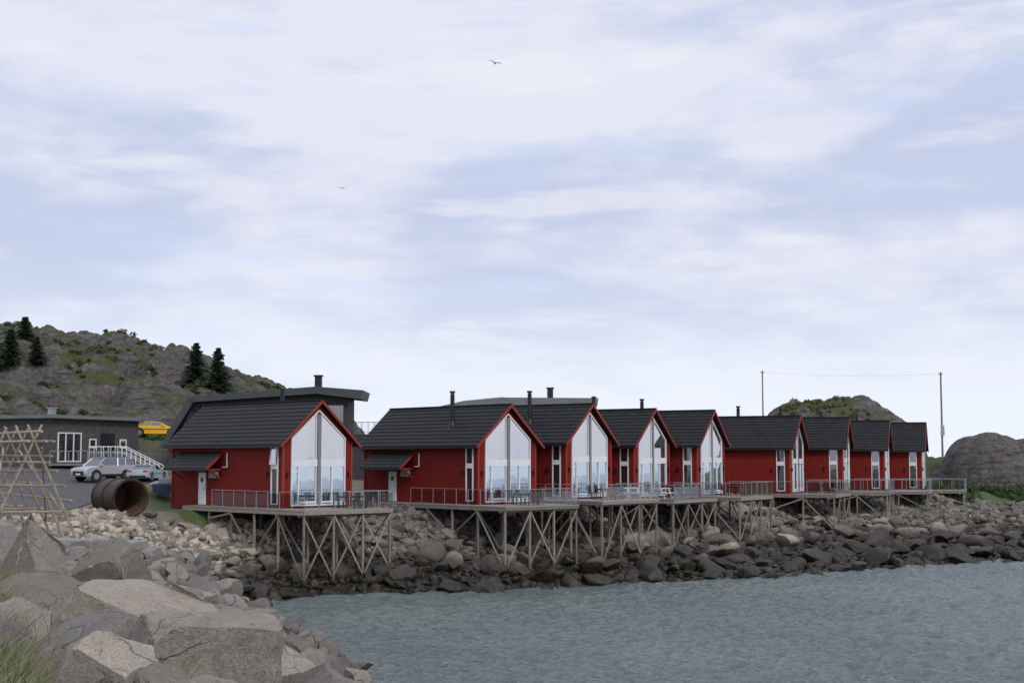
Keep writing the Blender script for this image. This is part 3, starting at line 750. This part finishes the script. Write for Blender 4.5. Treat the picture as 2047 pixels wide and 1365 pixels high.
def winx(x0,x1,z0,z1,name='window',mull=0):
    w_=empty(name,parent=b); f=MB()
    f.box((x0,-.08,z0),(x0+.1,-.005,z1)); f.box((x1-.1,-.08,z0),(x1,-.005,z1)); f.box((x0+.1,-.078,z0),(x1-.1,-.005,z0+.1)); f.box((x0+.1,-.078,z1-.1),(x1-.1,-.005,z1))
    for k in range(mull): xx=x0+(x1-x0)*(k+1)/(mull+1); f.box((xx-.05,-.076,z0+.1),(xx+.05,-.005,z1-.1))
    f.obj('frame',M_white,w_); p=MB(); p.add([(x0,-.03,z0),(x1,-.03,z0),(x1,-.03,z1),(x0,-.03,z1)],[(0,1,2,3)]); p.obj('pane',M_glassd,w_)
winx(.7,3.6,.4,2.9,'sliding_door',2); winx(4.6,5.5,1.6,2.4); winx(8.6,9.5,1.6,2.4)
m=MB(); m.box((6.1,-.06,.3),(7.9,-.005,2.9)); m.obj('door',M_black,b)
m=MB(); m.box((-.3,-4.2,.1),(10.5,-.01,.28)); m.obj('porch_deck',M_deckw,b)
for xx in (-.1,3,6,10.2):
    m=MB(); m.beam((xx,-4.0,.1),(xx,-4.0,-1.6),.14,.14); m.obj('post',M_wood,b)
m=MB()
for k in range(12): m.beam((-.2+.96*k,-4.15,.28),(-.2+.96*k,-4.15,1.3),.05,.05)
m.beam((-.25,-4.15,1.32),(10.5,-4.15,1.32),.07,.06); m.beam((-.25,-4.15,.42),(10.5,-4.15,.42),.04,.04)
for k in range(80): m.beam((-.2+.132*k,-4.15,.42),(-.2+.132*k,-4.15,1.3),.018,.018)
for k in range(5): m.beam((-.25,-4.1+k,.28),(-.25,-4.1+k,1.3),.05,.05)
m.beam((-.25,-4.1,1.32),(-.25,-.1,1.32),.07,.06)
m.obj('railing',M_steel,b)
b=empty('outdoor_stair',(-32.9,121.0,0)); thing(b,'outdoor stair with white railings beside the dark house','stair')
m=MB()
for k in range(10): m.box((.28*k,-.6,7.90-.15*k),(.28*k+.3,.6,7.96-.15*k))
for yy in (-.62,.62): m.beam((0,yy,7.92),(3.0,yy,6.35),.05,.22)
m.obj('step',M_deckw,b)
for yy in (-.7,.7):
    m=MB(); m.beam((-2.8,yy,9.0),(0,yy,9.0),.06,.06); m.beam((-2.8,yy,8.5),(0,yy,8.5),.04,.04); m.beam((0,yy,9.0),(3.2,yy,7.4),.06,.06); m.beam((0,yy,8.5),(3.2,yy,6.9),.04,.04)
    for k in range(9): m.beam((.4*k,yy,8.98-.2*k),(.4*k,yy,7.7-.2*k),.045,.045)
    for k in range(5): m.beam((-2.75+.6*k,yy,8.98),(-2.75+.6*k,yy,7.9),.045,.045)
    m.obj('railing',M_white,b)
m=MB(); m.box((-2.8,-.75,7.80),(-.01,.75,7.94)); m.obj('landing',M_deckw,b)
for xx in (-2.6,-.2):
    m=MB(); m.beam((xx,-.6,7.8),(xx,-.6,6.0),.12,.12); m.obj('post',M_wood,b)
f=empty('wooden_fence',(-37,130.2,8.3)); thing(f,'grey wooden picket fence below the parked yellow car','fence')
m=MB()
for k in range(75): m.box((.2*k,0,-.6),(.2*k+.13,.03,1.2+.03*(k%3)))
m.box((0,.035,.3),(15,.08,.42)); m.box((0,.035,.95),(15,.08,1.07)); m.obj('picket',M_fence,f)

# ------------------------------------------------------------ cars
def car(loc,rot,paint,kind,label,sc=1):
    c=empty('parked_car',loc,rot); thing(c,label,'car','parked cars'); c.scale=(sc,sc,sc)
    if kind=='suv':
        hw=.94; prof=[(-2.2,.46),(-2.28,.75),(-2.24,1.06),(-2.16,1.16),(.95,1.14),(1.2,1.10),(2.0,1.02),(2.22,.88),(2.28,.6),(2.22,.36),(-2.0,.36)]
        gb=(-2.12,1.2); gt=(-1.85,.45); zb_,zr=1.13,1.72; wr=.38; wx=1.36
    else:
        hw=.95; prof=[(-2.4,.4),(-2.45,.7),(-2.38,.98),(-1.5,1.02),(.6,.98),(1.0,.95),(2.2,.86),(2.42,.7),(2.45,.42),(2.3,.26),(-2.2,.26)]
        gb=(-1.75,.95); gt=(-.95,.15); zb_,zr=.97,1.38; wr=.36; wx=1.48
    m=MB(); rings=[]
    for y,sc_ in ((-hw,.94),(-hw+.08,1),(0,1.012),(hw-.08,1),(hw,.94)):
        rings.append([(x*(1 if abs(y)<hw else .985),y,.32+(z-.32)*sc_) for x,z in prof])
    m.rings(rings); m.obj('body',paint,c,True)
    def fr(b0,b1,z0,t0,t1,z1,w0,w1):
        return [(b0,-w0,z0),(b1,-w0,z0),(b1,w0,z0),(b0,w0,z0),(t0,-w1,z1),(t1,-w1,z1),(t1,w1,z1),(t0,w1,z1)]
    m=MB(); m.add(fr(gb[0],gb[1],zb_-.05,gt[0],gt[1],zr-.03,hw-.07,hw-.24),[(0,3,2,1),(4,5,6,7),(0,1,5,4),(1,2,6,5),(2,3,7,6),(3,0,4,7)]); m.obj('side_glass',M_glassd,c)
    m=MB(); w0,w1=hw-.06,hw-.23
    m.box((gt[0]-.08,-w1-.02,zr-.04),(gt[1]+.05,w1+.02,zr+.02))
    for s in (-1,1):
        for (a,b_) in ((gb[0],gt[0]),(gb[1],gt[1]),((gb[0]+gb[1])/2-.15,(gt[0]+gt[1])/2),((gb[0]*.7+gb[1]*.3)-.2,(gt[0]*.8+gt[1]*.2))):
            m.beam((a,s*w0,zb_-.03),(b_,s*w1,zr),.07,.05)
    m.obj('roof',paint,c,bevel=.02)
    for sx in (-wx,wx):
        for s in (-1,1):
            wh=empty('wheel',(sx,s*(hw-.1),wr),parent=c)
            m=MB(); m.cyl((0,-.11*s,0),(0,.115*s,0),wr,24); m.obj('tyre',M_tyre,wh,True)
            m=MB(); m.cyl((0,.10*s,0),(0,.125*s,0),wr*.62,20); m.obj('rim',M_steel,wh)
            m=MB(); m.cyl((sx,s*(hw-.02),wr+.02),(sx,s*(hw+.006),wr+.02),wr+.08,24); m.obj('wheel_arch',M_black,c)
    if kind=='suv':
        for s in (-1,1):
            m=MB(); y0,y1=sorted((s*(hw-.03),s*(hw+.01))); m.box((-.9,y0,.34),(.9,y1,.52)); m.obj('side_cladding',M_black,c)
            m=MB(); m.beam((gt[0],s*(w1-.06),zr+.06),(gt[1]-.1,s*(w1-.06),zr+.06),.04,.04); m.obj('roof_rail',M_black,c)
    fx=2.22 if kind=='suv' else 2.42
    for s in (-1,1):
        m=MB(); m.box((fx-.16,s*.72-.17,.80),(fx+.03,s*.72+.17,.92)) if kind=='suv' else m.box((fx-.16,s*.72-.17,.72),(fx+.03,s*.72+.17,.84)); m.obj('headlight',M_lamp,c,bevel=.02)
        m=MB(); m.box((-fx-.05,s*.70-.2,.80),(-fx+.1,s*.70+.2,.94)); m.obj('tail_light',M_tail,c,bevel=.02)
        m=MB(); y0,y1=sorted((s*(hw-.02),s*(hw+.16))); m.box((gb[1]-.35,y0,zb_-.02),(gb[1]-.15,y1,zb_+.12)); m.obj('wing_mirror',paint,c,bevel=.02)
    m=MB(); m.box((fx-.02,-.62,.42),(fx+.06,.62,.74)); m.obj('grille',M_black,c)
    m=MB(); m.box((-fx-.05,-.7,.33),(-fx+.05,.7,.5)); m.obj('rear_bumper',M_black,c)
    m=MB(); m.box((fx+.061,-.26,.46),(fx+.075,.26,.57)); m.obj('number_plate',M_white,c)
    if kind!='suv':
        for s in (-1,1):
            m=MB(); m.box((-2.2,s*(hw+.004)-.004,.62),(2.0,s*(hw+.004)+.004,.70)); m.obj('side_stripe',M_black if paint is M_ylw else M_steel,c)
    return c
car((-31.6,110.5,zg(-31.6,110.5)+.06),math.radians(234),M_slv,'suv','silver sport utility car parked on asphalt',1.04)
car((-33.7,135.2,zg(-33.7,135.2)+.42),math.radians(6),M_ylw,'coupe','yellow sports coupe parked above a wooden fence')
car((-28.7,112.5,zg(-28.7,112.5)-.05),math.radians(84),M_wht,'coupe','pale blue car parked near the first cabin',.92)
b=empty('small_boat',(-24.7,102,zg(-24.7,102)+.0),math.radians(100)); thing(b,'small navy boat with pale gunwale standing on grass','boat')
m=MB(); R_=[]
for t in np.linspace(0,1,9):
    x=-2.2+4.6*t; w_=.85*(1-max(0,(t-.35)/.65)**2.2)+.01; k=.25*max(0,t-.4)
    R_.append([(x,-w_,1.0+k),(x,-w_*.85,.45+k*.8),(x,-.02,.1+k*1.5),(x,.02,.1+k*1.5),(x,w_*.85,.45+k*.8),(x,w_,1.0+k)])
m.rings(R_); m.obj('hull',M_navy,b,True)
for q in (0,5):
    m=MB()
    for a,c2 in zip(R_[:-1],R_[1:]): m.beam(Vector(a[q])+Vector((0,0,.03)),Vector(c2[q])+Vector((0,0,.03)),.07,.07)
    m.obj('gunwale',M_white,b)
m=MB(); m.box((-.4,-.5,1.0),(.6,.5,1.4)); m.obj('console',M_greym,b,bevel=.05)
# ------------------------------------------------------------ pipe
px,py_=-23.1,84.6; zz=zg(px,py_)
b=empty('rusty_pipe',(px,py_,zz+.16),math.radians(-52)); thing(b,'short wide rusty steel pipe lying on gravel','pipe')
m=MB(); r=1.08; n=40; rg=[]
for x,rr in ((-1.9,r),(1.4,r),(1.4,r-.07),(-1.8,r-.07)): rg.append([(x,rr*math.cos(2*math.pi*k/n),r+rr*math.sin(2*math.pi*k/n)) for k in range(n)])
m.rings(rg[:3],False); m.obj('shell',M_rust,b,True,fix=True)
m=MB(); m.rings(rg[2:],False); m.obj('inner_lining',M_rustin,b,True,fix=True)
m=MB(); m.add(rg[3],[tuple(range(n))]); m.obj('end_plate',M_rustin,b,fix=False)
for x in (-1.85,-.3,1.32):
    m=MB(); q=[[(x+dx,rr*math.cos(2*math.pi*k/n),r+rr*math.sin(2*math.pi*k/n)) for k in range(n)] for dx,rr in ((-.04,r+.003),(-.04,r+.05),(.04,r+.05),(.04,r+.003))]
    m.rings(q,False); m.obj('hoop',M_rust,b)
for s in (-1,1):
    V,F=rockshape(3,9,.5,.85,.05,np.random.default_rng(5+s),3); V*=.3
    o=np_mesh('stone',V,F,M_pale,True,30); o.location=(px+.9+s*.8,py_-1.6+s*.3,zg(px+.9+s*.8,py_-1.6+s*.3)+.1); thing(o,'pale stone wedging the rusty pipe','rock')
# ------------------------------------------------------------ drying rack
rk=empty('fish_drying_rack',(-19.6,58.5,zg(-19.6,58.5)),math.radians(122)); thing(rk,'wooden A-frame fish drying rack made of peeled poles','drying rack')
Hh=4.3
for k in range(6):
    x=2.1*k
    for s in (-1,1):
        m=MB(); m.cyl((x+s*.05,s*1.9,-.3),(x+s*.05,-s*.30,Hh+.35),.065,8,.045); m.obj('leg_pole',M_pole,rk,True)
    if k%2==0:
        for t in (.25,.5,.72):
            m=MB(); hy=1.9*(1-t)+.15; m.cyl((x,-hy,Hh*t),(x,hy,Hh*t+.03),.045,8); m.obj('cross_pole',M_pole,rk,True)
for s in (-1,1):
    for j in range(6):
        t=.22+.14*j; z=Hh*t; y=s*(1.9-1.9*t+.08); o_=rng.uniform(-.3,.3)
        m=MB(); m.cyl((-.8+o_,y,z),(11.2,y+.05,z+rng.uniform(-.08,.08)),.05,8,.035); m.obj('rail_pole',M_pole,rk,True)
for y,z in ((0,Hh+.05),(-.5,Hh-.35),(.5,Hh-.35)):
    m=MB(); m.cyl((-1.2,y,z),(11.4,y,z+.05),.055,8,.04); m.obj('ridge_pole',M_pole,rk,True)
for a,c2 in (((0,1.6,.5),(4.2,.3,Hh-.6)),((0,-1.6,.5),(4.2,-.3,Hh-.6)),((4.2,-1.6,.5),(0,-.3,Hh-.6))):
    m=MB(); m.cyl(a,c2,.045,8); m.obj('brace_pole',M_pole,rk,True)
sl=MB(); sl.box((-2.3,-.8,-.3),(2.3,.8,.12)); so=sl.obj('concrete_slab',M_conc,bevel=.04); so.location=(-16.2,54,4.84); so.rotation_euler=(0,.02,-.15)
thing(so,'weathered concrete slab lying on the gravel shore','slab')
sl=MB(); sl.box((-2.1,-.34,-.25),(2.1,.34,.10)); so=sl.obj('concrete_slab',M_conc,bevel=.04); so.location=(-16.6,52.5,4.68); so.rotation_euler=(0,.03,-.12)
thing(so,'narrow weathered concrete slab beside the gravel shore','slab')
pl=empty('wooden_pallet',(-12.9,54.5,zg(-12.9,54.5)+.75)); pl.rotation_euler=(.7,.2,.3); thing(pl,'broken pale wooden pallet leaning on rubble','pallet')
for k in range(7):
    m=MB(); m.box((-.9+.27*k,-.6,.12),(-.9+.27*k+.12,.6,.15)); m.obj('slat',M_pole,pl)
for y in (-.55,0,.5):
    m=MB(); m.box((-.9,y,0),(.9,y+.09,.118)); m.obj('stringer',M_pole,pl)
# ------------------------------------------------------------ poles & wires
poles=[]
for x,y,zt_,lab in ((33.5,190,19.7,'slim wooden utility pole behind the cabins'),(49.8,165,18.0,'slim wooden utility pole with small box on a grassy knoll')):
    b=empty('utility_pole',(x,y,6)); thing(b,lab,'utility pole','utility poles')
    m=MB(); m.cyl((0,0,-1),(0,0,zt_-6),.13,10,.09); m.obj('shaft',M_wood,b,True)
    m=MB(); m.beam((-.22,0,zt_-6.3),(.22,0,zt_-6.3),.06,.08); m.cyl((-.2,0,zt_-6.26),(-.2,0,zt_-6.1),.04,8); m.cyl((.2,0,zt_-6.26),(.2,0,zt_-6.1),.04,8); m.obj('crossarm',M_wood,b)
    if y<170:
        m=MB(); m.box((-.2,-.32,4.6),(.2,-.12,5.8)); m.obj('junction_box',M_steel,b)
    poles.append((x,y,zt_-.2))
def wire(a,b_,sag,label,r=.018):
    m=MB(); P=[Vector(a).lerp(Vector(b_),t)-Vector((0,0,sag*4*t*(1-t))) for t in np.linspace(0,1,17)]
    for p,q in zip(P[:-1],P[1:]): m.cyl(p,q,r,5,caps=False)
    o=m.obj('overhead_wire',M_steel); thing(o,label,'wire')
wire(poles[0],poles[1],.35,'thin wire strung between two utility poles',.008)
# ------------------------------------------------------------ trees
def tri_mesh(name,T,mat,parent=None):
    T=np.asarray(T).reshape(-1,3); F=np.arange(len(T)).reshape(-1,3); o=np_mesh(name,T,F,mat)
    if parent is not None: o.parent=parent
    return o
def spruce(x,y,z,h,r,seed,label):
    rr=np.random.default_rng(seed); b=empty('spruce_tree',(x,y,z)); thing(b,label,'tree','spruce trees on the hillside')
    m=MB(); m.cyl((0,0,-.6),(0,0,h*.98),.035*h*.6,9,.02)
    T=[]; nl=int(h*8)
    for k in range(nl):
        t=k/nl; zc=h*(.03+.96*t); R0=r*(1-t)**.75*(.7+.6*rr.random())+.07
        for j in range(int(14-7*t)):
            a=rr.uniform(0,6.28); L=R0*rr.uniform(.55,1.25); up=rr.uniform(-.05,.3)
            d=np.array([math.cos(a),math.sin(a),0]); s=np.array([-d[1],d[0],0])
            if k%3==0 and j<6: m.cyl((0,0,zc),tuple(d*L*.8+np.array([0,0,zc+up*L*.5])),.02,4)
            ns=int(4+L*9)
            for q in range(ns):
                u=(q+.5)/ns; p=d*L*u+np.array([0,0,zc+up*L*u-.35*L*u*u+.12*L*u**3])
                wd=(.30*(1-u)+.12)*rr.uniform(.7,1.3)*(.5+.22*r)
                for sg in (-1,1):
                    e=p+s*sg*wd+d*wd*.7+np.array([0,0,-rr.uniform(.02,.22)])
                    T+= [p-d*.04+np.array([0,0,.04]),p+d*.18,e]
    m.obj('trunk',M_bark,b); tri_mesh('crown',T,M_spruce,b)
hz=lambda X,Y: float(hillL(np.array([[X]],float),np.array([[Y]],float))[0,0])
for i,(pxx,ytop,hh,r_) in enumerate(((388,680,6.4,1.9),(432,690,5.6,1.65),(42,628,4.2,1.6),(14,652,3.6,1.5),(66,668,3.0,1.2),(-25,640,4.5,1.6))):
    best=None
    for Y in range(150,196,3):
        X=(pxx-1023)*Y/2853; zt_=8+(916-ytop)*Y/2853; e=abs(zt_-hz(X,Y)-hh)
        if best is None or e<best[0]: best=(e,X,Y,zt_)
    e,X,Y,zt_=best; zb_=hz(X,Y); h_=min(max(zt_-zb_,2.6),8.5)
    spruce(X,Y,zb_-.1,h_,r_,40+i,'dark green pointed spruce tree on the rocky hillside')
def shrubs(name,pts,mat,smin,smax,seed,n=110,leaf=.13):
    rr=np.random.default_rng(seed); T=[]
    for (x,y,z) in pts:
        s=rr.uniform(smin,smax)
        c=rr.normal(size=(n,3)); c/=np.linalg.norm(c,axis=1)[:,None]; c*=rr.uniform(.5,1,(n,1))*np.array([s,s,s*.6])
        c+=np.array([x,y,z+s*.2])
        a=rr.normal(size=(n,3))*leaf; b_=rr.normal(size=(n,3))*leaf
        T.append(np.stack([c,c+a,c+b_],1).reshape(-1,3))
    o=tri_mesh(name,np.concatenate(T),mat); o['kind']='stuff'; return o
def hillpts(ob,cond,n,thr):
    me=ob.data; HV=np.empty(len(me.vertices)*3,np.float32); me.vertices.foreach_get('co',HV); HV=HV.reshape(-1,3)
    HN=np.array([v.normal[:] for v in me.vertices])
    cm=(HN[:,2]>.7)&cond(HV); cand=HV[cm]
    key=np.sin(cand[:,0]*.35)+np.sin(cand[:,1]*.3+cand[:,0]*.12)
    cand=cand[key>thr]
    return cand[rng.choice(len(cand),min(n,len(cand)),replace=False)]
sel=hillpts(h,lambda v:(v[:,0]/v[:,1]<-.14)&(v[:,0]/v[:,1]>-.42)&(v[:,1]>138)&(v[:,1]<195),560,.2)
shrubs('hillside_shrubs',sel,M_shrub,.22,.65,3)
sel=hillpts(h2,lambda v:(v[:,0]<48)&(v[:,0]>31)&(v[:,1]>176)&(v[:,1]<192),150,-.4)
shrubs('knoll_shrubs',sel,M_shrub,.15,.45,9,80,.10)
pts=[]
while len(pts)<420:
    x=rng.uniform(40,66); y=rng.uniform(130,158)
    if sdist(np.array([x]),np.array([y]))[0]<22: continue
    if math.sin(x*.7+y*.2)+math.sin(y*.5-x*.3)<-.3: continue
    pts.append((x,y,zg(x,y)))
shrubs('shore_shrubs',pts,M_shrub,.3,.85,4,110,.14)
# ------------------------------------------------------------ beach grass
rr=np.random.default_rng(8); V=[];F=[]
for (cx,cy,n,sp,hh,zb0) in ((-4.5,12.6,300,.16,.42,5.74),(-4.85,13.5,340,.2,.5,5.72),(-5.45,15.2,300,.22,.5,5.75),(-6.1,17.0,300,.25,.5,5.8),(-7.15,19.4,300,.25,.55,5.9),(-8.2,22.0,300,.3,.6,5.85),(-3.5,14.6,40,.12,.25,5.75)):
    for _ in range(n):
        x=cx+rr.normal()*sp; y=cy+rr.normal()*sp*1.3; z=zb0-.15; hgt=hh*rr.uniform(.5,1.35)+.2; a=rr.uniform(0,6.28) if rr.random()<.5 else rr.normal()*.6; ln=rr.uniform(.15,.8)*hgt; wd=.006
        o_=len(V); dx,dy=math.cos(a),math.sin(a)
        for q in range(5):
            t=q/4; ww=wd*(1-t*.85); px_=x+dx*ln*t*t; py2=y+dy*ln*t*t; pz=z+hgt*(t-.28*t*t)
            V+=[(px_-ww,py2,pz),(px_+ww,py2,pz)]
        F+=[(o_+2*q,o_+2*q+1,o_+2*q+3,o_+2*q+2) for q in range(4)]
o=np_mesh('beach_grass',np.array(V),np.array(F),M_blade); o['kind']='stuff'
# ------------------------------------------------------------ gulls
def gull(loc,rot,label,sc,flap):
    m=MB(); R_=[]
    for x,r0,z in ((-.30,.012,.01),(-.2,.045,.005),(-.08,.075,0),(.05,.078,0),(.15,.058,.012),(.2,.042,.02),(.25,.045,.025),(.29,.03,.02),(.31,.012,.012),(.36,.004,0)):
        R_.append([(x,r0*math.cos(t),z+r0*math.sin(t)) for t in np.linspace(0,2*math.pi,10,endpoint=False)])
    m.rings(R_); m.add([(-.2,-.03,.01),(-.2,.03,.01),(-.42,.09,.0),(-.42,-.09,.0),(-.2,-.03,.02),(-.2,.03,.02),(-.42,.09,.01),(-.42,-.09,.01)],[(0,3,2,1),(4,5,6,7),(0,1,5,4),(2,3,7,6),(1,2,6,5),(3,0,4,7)])
    m.cm=1
    for s in (-1,1):
        Q=[]
        for y,z,xf,xb,th in ((.04,.03,.10,-.10,.02),(.25,.03+.16*flap,.14,-.06,.014),(.42,.03+.20*flap,.12,-.05,.01),(.62,.03+.14*flap,.02,-.09,.006),(.78,.03+.04*flap,-.10,-.14,.003)):
            Q.append([(xf,s*y,z),((xf+xb)/2,s*y,z+th),(xb,s*y,z),((xf+xb)/2,s*y,z-th)])
        m.rings(Q)
    o=m.obj('gull',[M_bird,M_birdw],None,True); o.location=loc; o.rotation_euler=rot; o.scale=(sc,)*3
    thing(o,label,'bird','gulls in flight'); return o
gull((-1.35,110,39.0),(.25,.1,math.radians(100)),'grey and white gull gliding with wings bent',.75,1)
gull((-18.2,150,36.7),(.1,.1,math.radians(75)),'small pale gull flying with spread wings',.7,.6)

# ------------------------------------------------------------ world + light + camera
wd=bpy.data.worlds.new('World'); scene.world=wd; wd.use_nodes=True; nt=wd.node_tree
bg=nt.nodes['Background']; bg.inputs['Strength'].default_value=.1
sky=nt.nodes.new('ShaderNodeTexSky'); sky.sky_type='NISHITA'; sky.sun_disc=False; sky.sun_elevation=math.radians(38); sky.sun_rotation=math.radians(150)
tc=ND(nt,'ShaderNodeTexCoord'); mp=ND(nt,'ShaderNodeMapping'); nt.links.new(tc.outputs['Generated'],mp.inputs[0]); mp.inputs['Scale'].default_value=(1,1,3.2); mp.inputs['Location'].default_value=(.9,.2,.45)
n1=NOI(nt,mp.outputs[0],3.2,8,.52,.15)
mp2=ND(nt,'ShaderNodeMapping'); nt.links.new(tc.outputs['Generated'],mp2.inputs[0]); mp2.inputs['Scale'].default_value=(1.2,1.2,8); mp2.inputs['Location'].default_value=(3,1,2)
n2=NOI(nt,mp2.outputs[0],4.2,8,.58,.2)
n3=NOI(nt,mp.outputs[0],9,6,.6,.3)
sep=ND(nt,'ShaderNodeSeparateXYZ'); nt.links.new(tc.outputs['Generated'],sep.inputs[0])
low=MAP(nt,sep.outputs['Z'],0.0,.16,1,0,True)
d1=MATH(nt,'ADD',n1,MAP(nt,n3,.3,.7,-.05,.05))
c=MIX(nt,MAP(nt,d1,.40,.57,0,1,True),(5.8,6.4,8.4),(8.1,8.25,9.4))
c=MIX(nt,MAP(nt,n2,.55,.70,0,.55,True),c,(6.2,7.3,9.7))
c=MIX(nt,MAP(nt,n2,.33,.47,.5,0,True),c,(9.2,9.15,9.7))
c=MIX(nt,MATH(nt,'MULTIPLY',low,.72),c,(9.2,9.9,10.9))
c=MIX(nt,.05,c,sky.outputs[0])
nt.links.new(c,bg.inputs['Color'])
sd=bpy.data.lights.new('sun','SUN'); sd.energy=1.5; sd.angle=math.radians(14); sd.color=(1,.97,.92)
so=bpy.data.objects.new('sun',sd); COL.objects.link(so)
el=math.radians(38); az=math.radians(150)
dirv=Vector((math.sin(az)*math.cos(el),math.cos(az)*math.cos(el),math.sin(el)))
so.rotation_euler=dirv.to_track_quat('Z','Y').to_euler()
cd=bpy.data.cameras.new('camera'); cam=bpy.data.objects.new('camera',cd); COL.objects.link(cam)
cd.lens=50; cd.sensor_width=36; cd.clip_start=.1; cd.clip_end=20000
cam.location=(0,0,8); cam.rotation_euler=(math.radians(90)+math.atan(233.5/2843),0,0)
scene.camera=cam
scene.view_settings.view_transform='Standard'; scene.view_settings.look='None'; scene.view_settings.exposure=0
